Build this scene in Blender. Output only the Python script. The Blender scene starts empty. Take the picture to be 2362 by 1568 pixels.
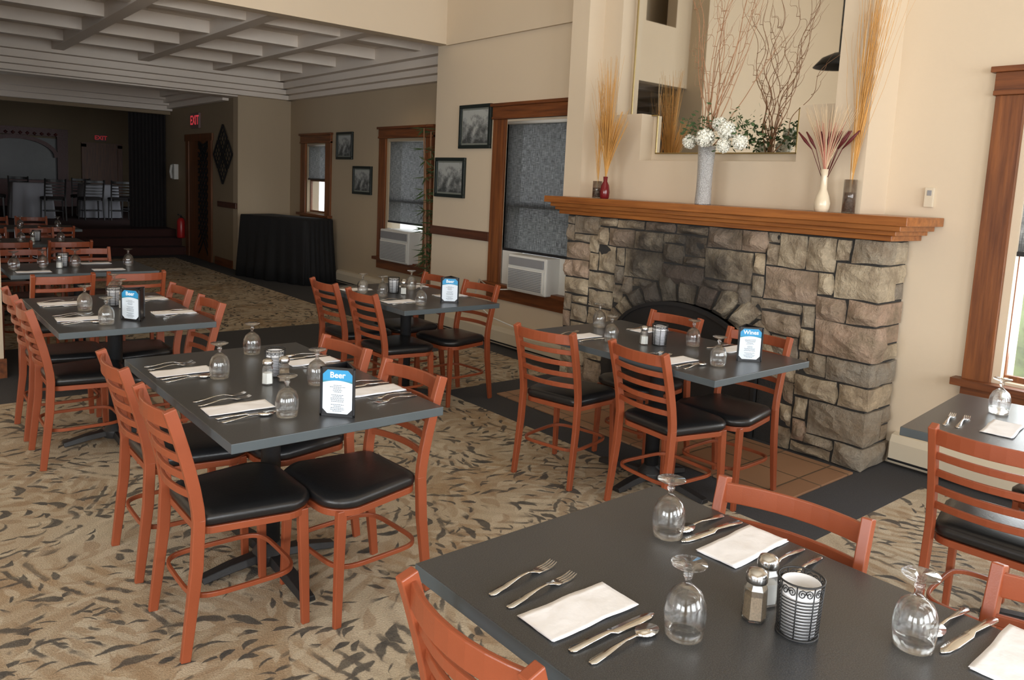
import bpy, math, random
from mathutils import Vector, Matrix, noise
random.seed(7)
SC=bpy.context.scene; COL=SC.collection
def link(o): COL.objects.link(o); return o
# ------------------------------------------------------------------ materials
def newmat(name):
    m=bpy.data.materials.new(name); m.use_nodes=True
    nt=m.node_tree; b=nt.nodes['Principled BSDF']; return m,nt,b
def N(nt,t,**kw):
    n=nt.nodes.new(t)
    for k,v in kw.items(): setattr(n,k,v)
    return n
def setin(nt,sock,val):
    if isinstance(val,bpy.types.NodeSocket): nt.links.new(val,sock)
    else: sock.default_value=val
def MA(nt,op,a,b=0.0,clamp=False):
    n=N(nt,'ShaderNodeMath',operation=op,use_clamp=clamp); setin(nt,n.inputs[0],a); setin(nt,n.inputs[1],b); return n.outputs[0]
def MIX(nt,fac,a,b):
    n=N(nt,'ShaderNodeMix',data_type='RGBA'); setin(nt,n.inputs[0],fac)
    for s,v in ((n.inputs[6],a),(n.inputs[7],b)):
        setin(nt,s,v if isinstance(v,bpy.types.NodeSocket) else (*v,1) if len(v)==3 else v)
    return n.outputs[2]
def NOISE(nt,vec,scale,detail=3,rough=.5):
    n=N(nt,'ShaderNodeTexNoise'); n.inputs['Scale'].default_value=scale; n.inputs['Detail'].default_value=detail; n.inputs['Roughness'].default_value=rough
    if vec is not None: nt.links.new(vec,n.inputs['Vector'])
    return n.outputs['Fac']
def OBJC(nt): return N(nt,'ShaderNodeTexCoord').outputs['Object']
def BUMP(nt,b,h,strength,dist=.01):
    n=N(nt,'ShaderNodeBump'); n.inputs['Strength'].default_value=strength; n.inputs['Distance'].default_value=dist
    nt.links.new(h,n.inputs['Height']); nt.links.new(n.outputs[0],b.inputs['Normal'])
def S(r,g,b):
    f=lambda c:(c/255/12.92) if c/255<=.04045 else ((c/255+.055)/1.055)**2.4
    return (f(r),f(g),f(b))
def pbr(name,col,rough=.5,metal=0,var=.12,vs=6,bump=0,bs=80,stretch=None,**kw):
    m,nt,b=newmat(name); v=OBJC(nt)
    if stretch:
        mp=N(nt,'ShaderNodeMapping'); mp.inputs['Scale'].default_value=stretch; nt.links.new(v,mp.inputs[0]); v=mp.outputs[0]
    f=NOISE(nt,v,vs,4)
    dk=tuple(c*(1-var) for c in col); lt=tuple(min(1,c*(1+var)) for c in col)
    nt.links.new(MIX(nt,f,dk,lt),b.inputs['Base Color'])
    b.inputs['Roughness'].default_value=rough; b.inputs['Metallic'].default_value=metal
    if bump: BUMP(nt,b,NOISE(nt,v,bs,3),bump)
    for k,x in kw.items(): b.inputs[k].default_value=x
    return m
def emis(name,col,st):
    m,nt,b=newmat(name); b.inputs['Base Color'].default_value=(*col,1); b.inputs['Emission Color'].default_value=(*col,1); b.inputs['Emission Strength'].default_value=st; return m
def woodmat(name,col,dark,rough=.35,axis=1):
    m,nt,b=newmat(name); mp=N(nt,'ShaderNodeMapping'); s=[14,14,14]; s[axis]=.9; mp.inputs['Scale'].default_value=s
    nt.links.new(OBJC(nt),mp.inputs[0]); f=NOISE(nt,mp.outputs[0],2.2,8,.6)
    r=N(nt,'ShaderNodeValToRGB'); r.color_ramp.elements[0].position=.32; r.color_ramp.elements[1].position=.68
    r.color_ramp.elements[0].color=(*dark,1); r.color_ramp.elements[1].color=(*col,1)
    nt.links.new(f,r.inputs[0]); nt.links.new(r.outputs[0],b.inputs['Base Color']); b.inputs['Roughness'].default_value=rough
    BUMP(nt,b,f,.08); return m
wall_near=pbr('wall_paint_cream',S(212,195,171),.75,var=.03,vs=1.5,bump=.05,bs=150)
wall_dim=pbr('wall_paint_dimmed',S(182,164,138),.8,var=.06,vs=2,bump=.08,bs=60,stretch=(1,1,.15))  # wall colour darkened to carry the dimness of the adjoining room
wall_deep=pbr('wall_paint_deep_dimmed',S(146,128,104),.8,var=.04,vs=2)  # deeper still: gloom of the passage and stage put into the paint colour
ceilm=pbr('ceiling_white_paint',S(232,221,209),.7,var=.03,bump=.1,bs=200)
ceilcream=pbr('ceiling_cream_paint',S(226,216,198),.7,var=.02)
trimw=woodmat('oak_trim_vertical',S(138,82,42),S(90,48,24),.4,2)
trimh=woodmat('oak_trim_horizontal',S(132,76,38),S(84,44,22),.4,1)
doorw=woodmat('dark_door_wood',S(128,80,46),S(84,50,28),.45,2)
mantelm=woodmat('oak_mantel',S(170,106,52),S(124,70,32),.3,1)
railm=woodmat('walnut_rail',S(98,56,36),S(66,36,22),.4,1)
orange=pbr('terracotta_metal',S(143,72,44),.34,var=.08,vs=12,bump=.04,bs=300)
vinyl=pbr('black_vinyl',(.012,.012,.013),.33,var=.1,bump=.06,bs=120)
blackmetal=pbr('black_cast_iron',(.014,.014,.015),.5,bump=.1,bs=90)
blackpl=pbr('black_plastic',(.012,.012,.014),.35)
steel=pbr('polished_steel',(.72,.71,.69),.16,1,var=.03)
chrome=pbr('chrome_cap',(.6,.6,.6),.2,1)
paper=pbr('white_paper',(.88,.88,.91),.85,var=.02,bump=.15,bs=45)
white_pl=pbr('white_plastic',(.68,.67,.63),.5,var=.04)
grey_pl=pbr('grey_louvre_plastic',(.25,.25,.26),.5)
heaterm=pbr('cream_enamel',S(208,196,174),.5,var=.03)
blackcloth=pbr('black_tablecloth',(.006,.006,.007),.85,bump=.2,bs=30)
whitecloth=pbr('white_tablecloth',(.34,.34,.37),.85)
redcarp=pbr('maroon_stair_carpet',S(66,38,34),.95,bump=.3,bs=200)
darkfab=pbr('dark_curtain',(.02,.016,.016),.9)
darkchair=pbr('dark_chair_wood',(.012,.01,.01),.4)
gold=pbr('gold_edge',(.42,.33,.16),.4,1)
mirrorm=pbr('mirror_silver',(.84,.85,.83),.02,1,var=.005)
dimmirror=pbr('dimmed_mirror',(.05,.05,.05),.3,.6)  # base colour darkened to subdue bright window reflections in the bar mirror
leafm=pbr('leaf_green',S(66,90,54),.6,var=.3,vs=20)
flowerm=pbr('hydrangea_white',(.90,.89,.80),.7,var=.05,vs=40)
branchm=pbr('curly_willow',S(168,126,94),.6,var=.25,vs=15)
reedm=pbr('golden_reed',S(208,156,84),.65,var=.3,vs=10)
paleg=pbr('pale_grass',S(222,198,164),.7,var=.15,vs=10)
burg=pbr('burgundy_reed',S(92,28,30),.6,var=.3,vs=10)
pink=pbr('pink_reed',S(196,128,110),.6,var=.2,vs=10)
silverv=pbr('silver_glitter',(.62,.61,.59),.3,.45,var=.75,vs=160,bump=1,bs=170)
redglaze=pbr('red_glaze',S(108,22,28),.15)
creamglaze=pbr('cream_glaze',S(222,206,180),.2)
pebble=pbr('dark_pebbles',(.14,.12,.10),.4,var=.95,vs=70,bump=.8,bs=90)
green_frame=pbr('dark_green_frame',S(30,38,36),.35)
matb=pbr('grey_mat_board',S(120,124,116),.8)
extred=pbr('extinguisher_red',(.45,.02,.02),.3)
tabm,nt,b=newmat('charcoal_laminate'); v=OBJC(nt); f1=NOISE(nt,v,420,2)
r=N(nt,'ShaderNodeValToRGB'); r.color_ramp.elements[0].position=.4; r.color_ramp.elements[1].position=.66; r.color_ramp.elements[0].color=(*S(48,49,51),1); r.color_ramp.elements[1].color=(*S(72,73,75),1)
nt.links.new(f1,r.inputs[0]); nt.links.new(r.outputs[0],b.inputs['Base Color']); b.inputs['Roughness'].default_value=.3; b.inputs['Specular IOR Level'].default_value=.6; BUMP(nt,b,f1,.04)
tabedge=pbr('laminate_edge',S(72,80,84),.45)
# clear glass: refractive blended with straight-through transmission (thin wall)
glassm,nt,b=newmat('clear_glass'); b.inputs['Roughness'].default_value=.0; b.inputs['Transmission Weight'].default_value=1; b.inputs['IOR'].default_value=1.45
o=nt.nodes['Material Output']; nz=NOISE(nt,OBJC(nt),3); nt.links.new(MIX(nt,nz,(.97,.98,.98),(1,1,1)),b.inputs['Base Color'])
tr=N(nt,'ShaderNodeBsdfTransparent'); tr.inputs[0].default_value=(.97,.98,.98,1)
gs=N(nt,'ShaderNodeBsdfGlossy'); gs.inputs['Roughness'].default_value=.03
lw=N(nt,'ShaderNodeLayerWeight'); lw.inputs['Blend'].default_value=.5
m1=N(nt,'ShaderNodeMixShader'); nt.links.new(MA(nt,'ADD',.06,MA(nt,'MULTIPLY',MA(nt,'POWER',lw.outputs['Facing'],3),.6),True),m1.inputs[0]); nt.links.new(tr.outputs[0],m1.inputs[1]); nt.links.new(gs.outputs[0],m1.inputs[2])
mx=N(nt,'ShaderNodeMixShader'); mx.inputs[0].default_value=.5; nt.links.new(m1.outputs[0],mx.inputs[1]); nt.links.new(b.outputs[0],mx.inputs[2]); nt.links.new(mx.outputs[0],o.inputs[0])
panem,nt,b=newmat('window_pane'); o=nt.nodes['Material Output']; tr=N(nt,'ShaderNodeBsdfTransparent'); mx=N(nt,'ShaderNodeMixShader'); mx.inputs[0].default_value=.12
b.inputs['Roughness'].default_value=.02; nt.links.new(MIX(nt,NOISE(nt,OBJC(nt),2),(.88,.94,.94),(.92,.96,.96)),b.inputs['Base Color'])
nt.links.new(tr.outputs[0],mx.inputs[1]); nt.links.new(b.outputs[0],mx.inputs[2]); nt.links.new(mx.outputs[0],o.inputs[0])
shadem,nt,b=newmat('woven_shade'); o=nt.nodes['Material Output']
mp=N(nt,'ShaderNodeMapping'); mp.inputs['Scale'].default_value=(1,.1,1); nt.links.new(OBJC(nt),mp.inputs[0]); f=NOISE(nt,mp.outputs[0],150,3,.7)
mp2=N(nt,'ShaderNodeMapping'); mp2.inputs['Scale'].default_value=(1,1,.1); nt.links.new(OBJC(nt),mp2.inputs[0]); f2=NOISE(nt,mp2.outputs[0],150,2)
wv=MA(nt,'MULTIPLY',MA(nt,'SUBTRACT',MA(nt,'MULTIPLY',f,f2),.15),3.6,True)
tl=N(nt,'ShaderNodeBsdfTranslucent'); nt.links.new(MIX(nt,wv,(.045,.045,.045),(.22,.22,.21)),tl.inputs[0])
b.inputs['Base Color'].default_value=(.05,.05,.053,1); b.inputs['Roughness'].default_value=.9
tr=N(nt,'ShaderNodeBsdfTransparent'); mx=N(nt,'ShaderNodeMixShader'); mx.inputs[0].default_value=.62; nt.links.new(b.outputs[0],mx.inputs[1]); nt.links.new(tl.outputs[0],mx.inputs[2])
mx3=N(nt,'ShaderNodeMixShader'); nt.links.new(MA(nt,'MULTIPLY',wv,.05),mx3.inputs[0]); nt.links.new(mx.outputs[0],mx3.inputs[1]); nt.links.new(tr.outputs[0],mx3.inputs[2]); nt.links.new(mx3.outputs[0],o.inputs[0])
tilem,nt,b=newmat('hearth_tile'); br=N(nt,'ShaderNodeTexBrick'); br.offset=0; nt.links.new(OBJC(nt),br.inputs['Vector'])
for k,vv in (('Scale',1),('Mortar Size',.006),('Brick Width',.3),('Row Height',.3)): br.inputs[k].default_value=vv
br.inputs['Color1'].default_value=(*S(156,120,92),1); br.inputs['Color2'].default_value=(*S(142,106,80),1); br.inputs['Mortar'].default_value=(*S(94,78,62),1)
nt.links.new(br.outputs[0],b.inputs['Base Color']); b.inputs['Roughness'].default_value=.4
# stone
stonem,nt,b=newmat('field_stone'); geo=N(nt,'ShaderNodeNewGeometry'); v=OBJC(nt)
r=N(nt,'ShaderNodeValToRGB'); cr=r.color_ramp; cr.elements[0].color=(*S(210,194,168),1); cr.elements[1].color=(*S(182,174,160),1)
for p,c in ((.2,S(228,212,184)),(.38,S(168,160,148)),(.52,S(218,198,168)),(.66,S(184,168,150)),(.8,S(210,180,158)),(.9,S(156,144,130))):
    e=cr.elements.new(p); e.color=(*c,1)
nt.links.new(geo.outputs['Random Per Island'],r.inputs[0])
f=NOISE(nt,v,6,6,.6); f2=NOISE(nt,v,40,6,.75); f3=NOISE(nt,v,14,5,.7)
c1=MIX(nt,MA(nt,'MULTIPLY',MA(nt,'SUBTRACT',f,.34),4,True),S(162,144,122),r.outputs[0])
mx=N(nt,'ShaderNodeMix',data_type='RGBA',blend_type='MULTIPLY'); mx.inputs[0].default_value=.7; nt.links.new(c1,mx.inputs[6])
nt.links.new(MIX(nt,f2,(.34,.325,.31),(1.56,1.52,1.46)),mx.inputs[7])
sx=N(nt,'ShaderNodeSeparateXYZ'); nt.links.new(v,sx.inputs[0])
dy=MA(nt,'DIVIDE',MA(nt,'SUBTRACT',sx.outputs[1],3.36),.64); dz=MA(nt,'DIVIDE',MA(nt,'SUBTRACT',sx.outputs[2],.90),.62)
dd=MA(nt,'ADD',MA(nt,'MULTIPLY',dy,dy),MA(nt,'MULTIPLY',dz,dz)); so=MA(nt,'SUBTRACT',1.25,MA(nt,'ADD',dd,MA(nt,'MULTIPLY',MA(nt,'SUBTRACT',f,.5),1.1)))
so=MA(nt,'MULTIPLY',MA(nt,'MINIMUM',MA(nt,'MAXIMUM',so,0),1),.84)
nt.links.new(MIX(nt,so,mx.outputs[2],(.028,.027,.028)),b.inputs['Base Color']); b.inputs['Roughness'].default_value=.85
BUMP(nt,b,MA(nt,'ADD',MA(nt,'MULTIPLY',f3,1.6),f2),.9,.035)
mortar=pbr('dark_mortar',S(50,48,46),.9,bump=.4,bs=90)
# carpet
carp,nt,b=newmat('leaf_pattern_carpet'); v0=OBJC(nt)
wn=N(nt,'ShaderNodeTexNoise'); wn.inputs['Scale'].default_value=24; wn.inputs['Detail'].default_value=3; nt.links.new(v0,wn.inputs['Vector'])
ws=N(nt,'ShaderNodeVectorMath',operation='SUBTRACT'); nt.links.new(wn.outputs['Color'],ws.inputs[0]); ws.inputs[1].default_value=(.5,.5,.5)
wm=N(nt,'ShaderNodeVectorMath',operation='SCALE'); nt.links.new(ws.outputs[0],wm.inputs[0]); wm.inputs['Scale'].default_value=.024
wa=N(nt,'ShaderNodeVectorMath',operation='ADD'); nt.links.new(v0,wa.inputs[0]); nt.links.new(wm.outputs[0],wa.inputs[1]); v=wa.outputs[0]
def cell(scale,off,spread,orient,turns=14):
    mp=N(nt,'ShaderNodeMapping'); mp.inputs['Scale'].default_value=(scale,scale,0); mp.inputs['Location'].default_value=(off,off*1.7,0); nt.links.new(v,mp.inputs[0])
    vo=N(nt,'ShaderNodeTexVoronoi',voronoi_dimensions='2D'); vo.inputs['Scale'].default_value=1; nt.links.new(mp.outputs[0],vo.inputs['Vector'])
    sb=N(nt,'ShaderNodeVectorMath',operation='SUBTRACT'); nt.links.new(mp.outputs[0],sb.inputs[0]); nt.links.new(vo.outputs['Position'],sb.inputs[1])
    sc=N(nt,'ShaderNodeSeparateColor'); nt.links.new(vo.outputs['Color'],sc.inputs[0])
    ang=MA(nt,'ADD',MA(nt,'MULTIPLY',sc.outputs[0],spread),MA(nt,'MULTIPLY',NOISE(nt,v0,orient,1),turns))
    vr=N(nt,'ShaderNodeVectorRotate',rotation_type='Z_AXIS'); nt.links.new(sb.outputs[0],vr.inputs['Vector']); nt.links.new(ang,vr.inputs['Angle'])
    s=N(nt,'ShaderNodeSeparateXYZ'); nt.links.new(vr.outputs[0],s.inputs[0]); return s,sc,vo
def sliver(scale,off,ln,wd,cv,thr,spread,orient):
    s,sc,vo=cell(scale,off,spread,orient)
    xs=MA(nt,'DIVIDE',MA(nt,'ADD',s.outputs[0],.05),ln); x2=MA(nt,'POWER',MA(nt,'ABSOLUTE',xs),2)
    y=MA(nt,'ABSOLUTE',MA(nt,'ADD',s.outputs[1],MA(nt,'MULTIPLY',x2,cv)))
    w=MA(nt,'MULTIPLY',MA(nt,'MULTIPLY',MA(nt,'SUBTRACT',1,x2),MA(nt,'ADD',1,MA(nt,'MULTIPLY',xs,.85))),MA(nt,'MULTIPLY',MA(nt,'ADD',.5,sc.outputs[2]),wd))
    k=MA(nt,'MULTIPLY',MA(nt,'SUBTRACT',w,y),24,True)
    return MA(nt,'MULTIPLY',k,MA(nt,'GREATER_THAN',sc.outputs[1],thr))
big=NOISE(nt,v0,1.8,2); med=NOISE(nt,v,9,4,.65); grain=NOISE(nt,v0,150,2,.8)
c0=MIX(nt,MA(nt,'MULTIPLY',MA(nt,'SUBTRACT',big,.42),5,True),S(182,168,146),S(166,142,112))
s,sc,vo=cell(1.9,4.4,6.28,.5,2)
ph=MA(nt,'ADD',MA(nt,'MULTIPLY',s.outputs[1],34),MA(nt,'MULTIPLY',MA(nt,'POWER',MA(nt,'ABSOLUTE',s.outputs[0]),1.5),36))
rib=MA(nt,'MULTIPLY',MA(nt,'ADD',MA(nt,'SINE',ph),.5),1.2,True)
tone=MIX(nt,sc.outputs[1],S(150,124,94),S(200,187,164))
c0=MIX(nt,MA(nt,'MULTIPLY',rib,.62),c0,tone)
edge=MA(nt,'MULTIPLY',MA(nt,'SUBTRACT',vo.outputs['Distance'],.34),6,True)
c0=MIX(nt,MA(nt,'MULTIPLY',MA(nt,'SUBTRACT',med,.48),3,True),c0,S(186,172,148))
l2=sliver(7.5,7.3,.5,.16,.1,.15,.6,1.1); c0=MIX(nt,MA(nt,'MULTIPLY',l2,.5),c0,S(204,192,170))
l4=sliver(6.5,3.3,.55,.14,-.14,.2,.6,1.1); c0=MIX(nt,MA(nt,'MULTIPLY',l4,.5),c0,S(148,122,94))
cl=MA(nt,'MULTIPLY',MA(nt,'SUBTRACT',NOISE(nt,v0,2.2,2),.43),25,True)
cl2=MA(nt,'MULTIPLY',MA(nt,'SUBTRACT',NOISE(nt,v0,3.2,2),.45),25,True)
d1=MA(nt,'MULTIPLY',sliver(6.4,1.7,.54,.105,.26,.08,.9,.8),cl)
d2=MA(nt,'MULTIPLY',sliver(11,5.2,.5,.11,.18,.12,1.1,.8),cl2)
d3=MA(nt,'MULTIPLY',MA(nt,'MULTIPLY',MA(nt,'SUBTRACT',-.5,MA(nt,'SINE',ph)),3,True),MA(nt,'MULTIPLY',edge,MA(nt,'MULTIPLY',MA(nt,'SUBTRACT',NOISE(nt,v0,6,2),.5),20,True)))
dk=MA(nt,'MAXIMUM',MA(nt,'MAXIMUM',d1,d2),MA(nt,'MULTIPLY',d3,.95))
c0=MIX(nt,MA(nt,'MULTIPLY',dk,MA(nt,'ADD',.5,MA(nt,'MULTIPLY',med,.7)),True),c0,S(60,59,58))
sx=N(nt,'ShaderNodeSeparateXYZ'); nt.links.new(v0,sx.inputs[0]); X_,Y_=sx.outputs[0],sx.outputs[1]
def rect(x0,x1,y0,y1):
    a=MA(nt,'MULTIPLY',MA(nt,'GREATER_THAN',X_,x0),MA(nt,'LESS_THAN',X_,x1))
    c=MA(nt,'MULTIPLY',MA(nt,'GREATER_THAN',Y_,y0),MA(nt,'LESS_THAN',Y_,y1)); return MA(nt,'MULTIPLY',a,c)
mk=None
for R_ in ((-9,9,5.75,7.45),(3.22,4.7,1.65,4.6),(4.4,4.7,-5,5.8),(4.1,7,7.4,16),(-9,9,14.2,16)):
    q=rect(*R_); mk=q if mk is None else MA(nt,'MAXIMUM',mk,q)
c0=MIX(nt,mk,c0,S(62,62,65))
mx=N(nt,'ShaderNodeMix',data_type='RGBA',blend_type='MULTIPLY'); mx.inputs[0].default_value=.85; nt.links.new(c0,mx.inputs[6]); nt.links.new(MIX(nt,grain,(.35,.35,.35),(1.55,1.55,1.55)),mx.inputs[7])
nt.links.new(mx.outputs[2],b.inputs['Base Color']); b.inputs['Roughness'].default_value=.95; BUMP(nt,b,grain,.7,.006)
photom,nt,b=newmat('grey_photograph'); v=OBJC(nt); f=NOISE(nt,v,14,6,.6); s=N(nt,'ShaderNodeSeparateXYZ'); nt.links.new(v,s.inputs[0])
r=N(nt,'ShaderNodeValToRGB'); cr=r.color_ramp; cr.elements[0].position=.30; cr.elements[1].position=.62; cr.elements[0].color=(.07,.075,.075,1); cr.elements[1].color=(.42,.44,.43,1); e=cr.elements.new(.45); e.color=(.2,.21,.21,1)
nt.links.new(MA(nt,'ADD',f,MA(nt,'MULTIPLY',s.outputs[2],1.2)),r.inputs[0]); nt.links.new(r.outputs[0],b.inputs['Base Color']); b.inputs['Roughness'].default_value=.15
blue,nt,b=newmat('blue_lake_header'); v=OBJC(nt); s=N(nt,'ShaderNodeSeparateXYZ'); nt.links.new(v,s.inputs[0])
r=N(nt,'ShaderNodeValToRGB'); r.color_ramp.elements[0].position=.0; r.color_ramp.elements[0].color=(*S(60,110,70),1); r.color_ramp.elements[1].position=.3; r.color_ramp.elements[1].color=(*S(44,144,196),1)
nt.links.new(MA(nt,'MULTIPLY',MA(nt,'SUBTRACT',s.outputs[2],.114),25),r.inputs[0]); nt.links.new(r.outputs[0],b.inputs['Base Color']); b.inputs['Roughness'].default_value=.4
cardm=pbr('pale_blue_menu_paper',S(214,224,234),.8,var=.03)
inkm=pbr('grey_ink',(.12,.14,.17),.8); ink2=pbr('white_ink',(.85,.9,.95),.6)
# ------------------------------------------------------------------ geometry
class G:
    def __init__(s): s.v=[];s.f=[];s.mi=[];s.sm=[];s.cur=0
    def add(s,vs,fs,smooth=False):
        o=len(s.v); s.v+= [tuple(p) for p in vs]; s.f+=[tuple(i+o for i in f) for f in fs]; s.mi+=[s.cur]*len(fs); s.sm+=[smooth]*len(fs); return s
    def box(s,x0,x1,y0,y1,z0,z1):
        return s.add([(x,y,z) for x in (x0,x1) for y in (y0,y1) for z in (z0,z1)],[(0,1,3,2),(4,6,7,5),(0,4,5,1),(2,3,7,6),(0,2,6,4),(1,5,7,3)])
    def sweep(s,pts,sec,ref=(0,1,0),closed=False,scale=None,smooth=False,cap=True):
        P=[Vector(p) for p in pts]; n=len(P); m=len(sec); ref=Vector(ref); vs=[]; prev=None
        for i in range(n):
            if closed: t=P[(i+1)%n]-P[i-1]
            else: t=P[min(i+1,n-1)]-P[max(i-1,0)]
            t.normalize(); rr=prev if prev is not None else ref
            a=rr-t*rr.dot(t)
            if a.length<1e-5: a=t.orthogonal()
            a.normalize(); prev=a; bb=t.cross(a); k=scale[i] if scale else 1
            for (p,q) in sec: vs.append(P[i]+a*p*k+bb*q*k)
        fs=[]
        for i in range(n if closed else n-1):
            j=(i+1)%n
            for k in range(m): l=(k+1)%m; fs.append((i*m+k,i*m+l,j*m+l,j*m+k))
        if not closed and cap: fs+= [tuple(range(m))[::-1],tuple((n-1)*m+k for k in range(m))]
        return s.add(vs,fs,smooth)
    def tube(s,pts,r,n=8,**kw):
        return s.sweep(pts,[(r*math.cos(2*math.pi*i/n),r*math.sin(2*math.pi*i/n)) for i in range(n)],smooth=True,**kw)
    def lathe(s,prof,n=24,c=(0,0,0),smooth=True,closed=False):
        vs=[];fs=[];m=len(prof)
        for (r,z) in prof:
            for i in range(n): a=2*math.pi*i/n; vs.append((c[0]+r*math.cos(a),c[1]+r*math.sin(a),c[2]+z))
        for j in range(m if closed else m-1):
            jj=(j+1)%m
            for i in range(n): k=(i+1)%n; fs.append((j*n+i,j*n+k,jj*n+k,jj*n+i))
        if not closed:
            if prof[0][0]>1e-4: fs.append(tuple(range(n))[::-1])
            if prof[-1][0]>1e-4: fs.append(tuple((m-1)*n+i for i in range(n)))
        return s.add(vs,fs,smooth)
    def rings(s,rings,smooth=True,cap=True):
        n=len(rings[0]); vs=[p for r in rings for p in r]; fs=[]
        for j in range(len(rings)-1):
            for i in range(n): k=(i+1)%n; fs.append((j*n+i,j*n+k,(j+1)*n+k,(j+1)*n+i))
        if cap: fs+=[tuple(range(n))[::-1],tuple((len(rings)-1)*n+i for i in range(n))]
        return s.add(vs,fs,smooth)
    def prism(s,poly,axis,a,b_):
        def pt(p,t): q=list(p); q.insert(axis,t); return tuple(q)
        n=len(poly); vs=[pt(p,a) for p in poly]+[pt(p,b_) for p in poly]
        return s.add(vs,[tuple(range(n))[::-1],tuple(range(n,2*n))]+[(i,(i+1)%n,(i+1)%n+n,i+n) for i in range(n)])
    def obj(s,name,mats,parent=None,bevel=0,loc=(0,0,0),rot=0,fix=True):
        me=bpy.data.meshes.new(name); me.from_pydata(s.v,[],s.f)
        if not isinstance(mats,(list,tuple)): mats=[mats]
        for m in mats: me.materials.append(m)
        for p,i,q in zip(me.polygons,s.mi,s.sm): p.material_index=i; p.use_smooth=q
        if fix:
            import bmesh
            bm=bmesh.new(); bm.from_mesh(me); bmesh.ops.recalc_face_normals(bm,faces=bm.faces); bm.to_mesh(me); bm.free()
        me.update(); o=link(bpy.data.objects.new(name,me)); o.location=loc; o.rotation_euler=(0,0,rot)
        if parent: o.parent=parent
        if bevel: md=o.modifiers.new('bevel','BEVEL'); md.width=bevel; md.segments=2; md.limit_method='ANGLE'
        return o
def root(name,loc=(0,0,0),rot=0):
    e=bpy.data.objects.new(name,None); e.empty_display_size=.05; link(e); e.location=loc; e.rotation_euler=(0,0,rot); return e
def tag(o,label,cat,group=None):
    o['label']=label; o['category']=cat
    if group: o['group']=group
    return o
def struct(o): o['kind']='structure'; return o
USED=set()
def inst(proto,x,y,z,rot,label=None,group=None):
    if proto.name not in USED: USED.add(proto.name); n=proto
    else:
        n=proto.copy(); COL.objects.link(n)
        for ch in proto.children:
            c2=ch.copy(); c2.parent=n; COL.objects.link(c2)
            for g in ch.children: g2=g.copy(); g2.parent=c2; COL.objects.link(g2)
    n.location=(x,y,z); n.rotation_euler=(0,0,rot)
    if label: n['label']=label
    if group: n['group']=group
    return n
def textmesh(body,size,mat,M,name,parent,bold=0):
    cu=bpy.data.curves.new('t','FONT'); cu.body=body; cu.size=size; cu.align_x='CENTER'; cu.align_y='CENTER'; cu.offset=bold; cu.extrude=.0003
    t=link(bpy.data.objects.new('t',cu)); bpy.context.view_layer.update()
    me=bpy.data.meshes.new_from_object(t.evaluated_get(bpy.context.evaluated_depsgraph_get()))
    bpy.data.objects.remove(t); me.transform(M); me.materials.clear(); me.materials.append(mat)
    o=link(bpy.data.objects.new(name,me)); o.parent=parent; return o
def wallx(name,x0,x1,y0,y1,z0,z1,ops,mat):
    g=G(); ys=y0
    for (a,b_,c,d) in sorted(ops):
        if a>ys: g.box(x0,x1,ys,a,z0,z1)
        g.box(x0,x1,a,b_,z0,c); g.box(x0,x1,a,b_,d,z1); ys=b_
    g.box(x0,x1,ys,y1,z0,z1); return struct(g.obj(name,mat))
def wally(name,y0,y1,x0,x1,z0,z1,ops,mat):
    g=G(); xs=x0
    for (a,b_,c,d) in sorted(ops):
        g.box(xs,a,y0,y1,z0,z1); g.box(a,b_,y0,y1,z0,c); g.box(a,b_,y0,y1,d,z1); xs=b_
    g.box(xs,x1,y0,y1,z0,z1); return struct(g.obj(name,mat))
# ------------------------------------------------------------------ shell
W=4.66; W2=5.30; W3=4.44; HC=5.0
g=G(); g.box(-4.4,7.2,-3.4,15.2,-.1,0); struct(g.obj('floor',carp))
wallx('wall_right',W,W+.2,-3.4,6.95,0,HC,[(-2.6,-.9,.6,2.15),(.48,1.42,.62,2.13),(4.8,5.74,.6,2.14)],wall_near)
g=G(); g.box(W-.03,W,4.6,6.76,2.94,HC); g.box(W-.03,W,-3.2,2.13,2.94,HC); struct(g.obj('trim_1',wall_near))
wallx('wall_left',-4.4,-4.2,-3.4,24,0,HC,[(-2.4,-.4,.8,2.6),(.2,2.2,.8,2.6)],wall_near)
wally('wall_rear',-3.4,-3.2,-4.2,4.66,0,HC,[(-3.2,-1.2,.8,3.0),(-.4,1.4,.8,3.0),(2.2,4.0,.8,3.0)],wall_near)
g=G(); g.box(-4.4,4.9,-3.4,7.6,HC,HC+.1); struct(g.obj('ceiling',ceilcream))
wally('wall_header',6.76,6.92,-4.2,W-.001,2.95,HC,[(1.0,1.6,3.7,4.45)],wall_near)
g=G(); g.box(.2,2.4,7.3,7.4,3.31,HC); g.box(.2,.3,6.93,7.3,3.31,HC); g.box(2.3,2.4,6.93,7.3,3.31,HC); struct(g.obj('added_sky_block',wall_near))  # added box that blocks the bright sky behind the header opening
g=G(); g.box(-4.2,.69,6.48,6.92,0,2.95); g.box(-4.2,.69,6.48,6.76,2.95,HC); struct(g.obj('wall_pier',wall_near))
g=G(); g.box(-4.2,.705,6.455,6.48,0,.14); struct(g.obj('baseboard_pier',trimh))
wallx('wall_far_right',W2,W2+.2,6.951,12.1,0,3.2,[(8.12,8.98,.62,2.04),(10.82,11.45,.98,2.02)],wall_dim)
g=G(); g.box(W+.201,W2+.2,6.75,6.95,0,3.2); struct(g.obj('wall_return',wall_dim))
g=G(); g.box(W3,W2+.2,12.1,12.3,0,3.2); struct(g.obj('wall_alcove',wall_dim))
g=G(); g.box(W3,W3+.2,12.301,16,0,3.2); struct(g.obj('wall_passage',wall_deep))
g=G(); g.box(-4.2,W2+.2,6.93,12.3,3.14,3.3); struct(g.obj('ceiling_coffered',ceilm))
g=G()
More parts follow.
